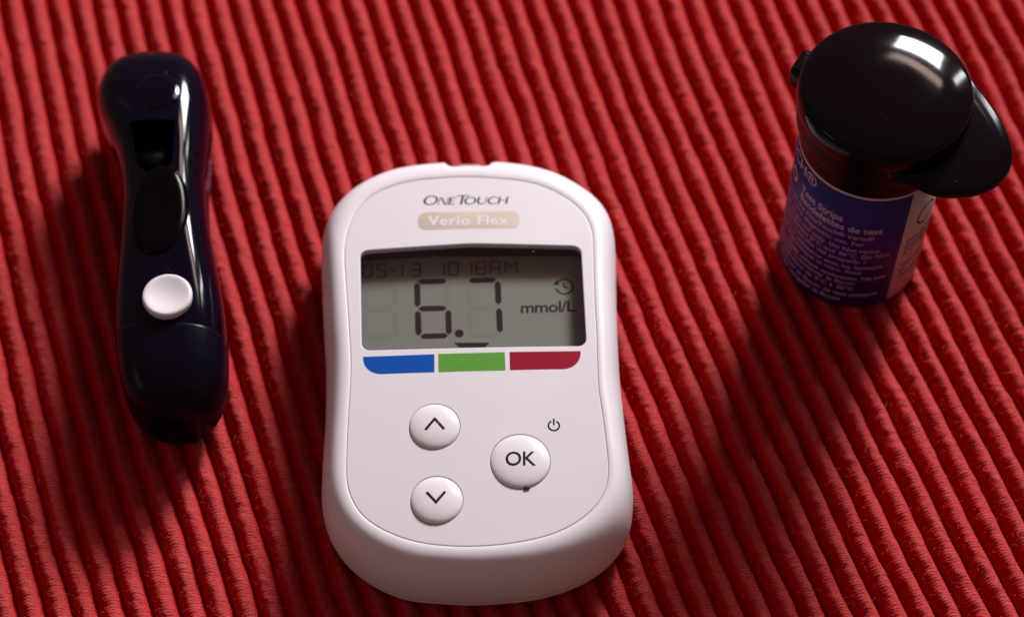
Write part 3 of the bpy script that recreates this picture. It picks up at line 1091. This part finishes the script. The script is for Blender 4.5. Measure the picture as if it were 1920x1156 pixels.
def wrap_all(name, items, mat, parent):
    V_, F_ = [], []
    for it in items:
        p, f = wrap(name, mat=mat, parent=parent, **it)
        s = len(V_); V_ += p; F_ += [tuple(i + s for i in t) for t in f]
    return mk(name, V_, F_, mat, parent, fix=False)
items = [dict(body="ONETOUCH®", size=3.6, right_deg=-52, z=29.9, offset=0.02),
         dict(body="Verio", size=6.2, right_deg=-76, z=24.6, offset=0.03)]
wrap_all("label_logo", items, LABELINK, lab)
items = [dict(body="Test Strips", size=2.35, right_deg=0, left_deg=-67.5, width=9.2, z=25.8, offset=0.045),
         dict(body="Bandelettes de test", size=2.35, right_deg=0, left_deg=-67.5, width=16.2, z=23.6, offset=0.045)]
wrap_all("label_title", items, LABELINK, lab)
small = [("For use with the OneTouch® Verio®", 3, 21.7), ("meters. For in vitro diagnostic use. For", -4, 19.95),
         ("self testing. Single use only. Do Not reuse.", 11, 18.0), ("Store between 5°C and 30°C. Do Not", 19, 16.35),
         ("freeze. Close the vial properly. /", 1, 14.8), ("Pour utilisation avec les lecteurs", 15, 13.0),
         ("Usage diagnostique in vitro. Pour", 0, 11.45), ("usage unique seulement. Ne pas", 20, 9.6),
         ("réutiliser. Conserver le flacon", -4, 8.1), ("à la température de 5°C à 30°C", -4, 6.45), ("Bien refermer le flacon de test compris.", 18, 4.55), ("Ne pas congeler le flacon", -13, 2.85)]
items = [dict(body=t, size=1.52, right_deg=r, z=z, offset=0.012) for t, r, z in small]
wrap_all("label_small_print", items, LABELINK, lab)
items = []
for i, t in enumerate(["Distributed by /", "Distribué par", "5°C - 30°C", "Vial / Flacon", "25", "Test Strips"]):
    items.append(dict(body=t, size=1.6, right_deg=0, left_deg=33, z=17.8 - 1.75 * i - (2.0 if i > 2 else 0), offset=0.01))
wrap_all("panel_print", items, INK, labp)
# ring mark on the pale panel
V_, F_ = [], []
for i in range(49):
    a = 2 * math.pi * i / 48
    for r in (1.9, 2.25):
        V_.append(cyl_pt(math.radians(50) + r * math.cos(a) / RB, RB + 0.13, 24.0 + 1.25 * r * math.sin(a)))
F_ = [(2 * i, 2 * i + 1, 2 * i + 3, 2 * i + 2) for i in range(48)]
mk("ring_mark", V_, F_, INK, labp, fix=False)

# flip lid: skirt, step and low dome
prof = [(11.8, 38.8), (12.9, 38.5), (13.45, 38.7), (13.55, 39.4), (13.6, 43.0)]
v, f = lathe(VX + 0.2, VY, prof, 160)
mk("lid_skirt", v, f, BLACKM, vial)
prof = [(13.4, 42.9), (13.75, 42.9), (13.95, 43.4), (14.05, 44.3), (14.05, 45.3), (13.95, 46.1), (13.75, 46.7), (13.45, 47.1)]
for i in range(1, 30):
    t = i / 29
    r = 13.45 * (1 - t)
    z = 47.1 + 1.7 * (1 - (r / 13.45) ** 3)
    prof.append((r if i < 29 else 0, z))
v, f = lathe(VX + 0.2, VY, prof, 160)
lid = mk("lid", v, f, BLACKG, vial)
# thumb flange, a broad rounded tongue towards the lower right
tab = smooth_loop([(73.2, 17.6), (75.2, 15.4), (77.0, 12.2), (78.4, 9.0), (79.3, 5.6), (79.5, 2.6), (78.5, -0.4), (76.3, -3.0), (73.2, -4.6), (70.0, -5.2), (66.5, -5.1), (62.5, -3.2), (59.0, -1.4), (60.5, 6), (66, 14)], 240, 0.5)
rings = []
for d, z in [(3.0, 39.9), (0.6, 39.9), (0.2, 40.1), (0.0, 40.5), (0.0, 41.3), (0.2, 41.7), (0.6, 41.9), (3.0, 42.0)]:
    rings.append([(p[0], p[1], z + 1.1 - 0.075 * ((p[0] - 68) * 0.8 - (p[1] - 6) * 0.6)) for p in offset_loop(tab, -d)])
v, f = loft(rings, cap0=True, cap1=True)
sharp(mk("thumb_tab", v, f, BLACKG, vial), 60)
# hinge lug on the far left
hl = rounded([(44.9, 18.4), (47.3, 22.6), (50.8, 22.0), (47.6, 15.8)], [0.9, 0.9, 0.5, 0.5], 6)
rings = []
for d, z in [(1.0, 39.4), (0.25, 39.5), (0, 39.9), (0, 43.0), (0.25, 43.5), (1.0, 43.6)]:
    rings.append([(p[0], p[1], z) for p in offset_loop(hl, -d)])
v, f = loft(rings, cap0=True, cap1=True)
mk("hinge", v, f, BLACKM, vial)
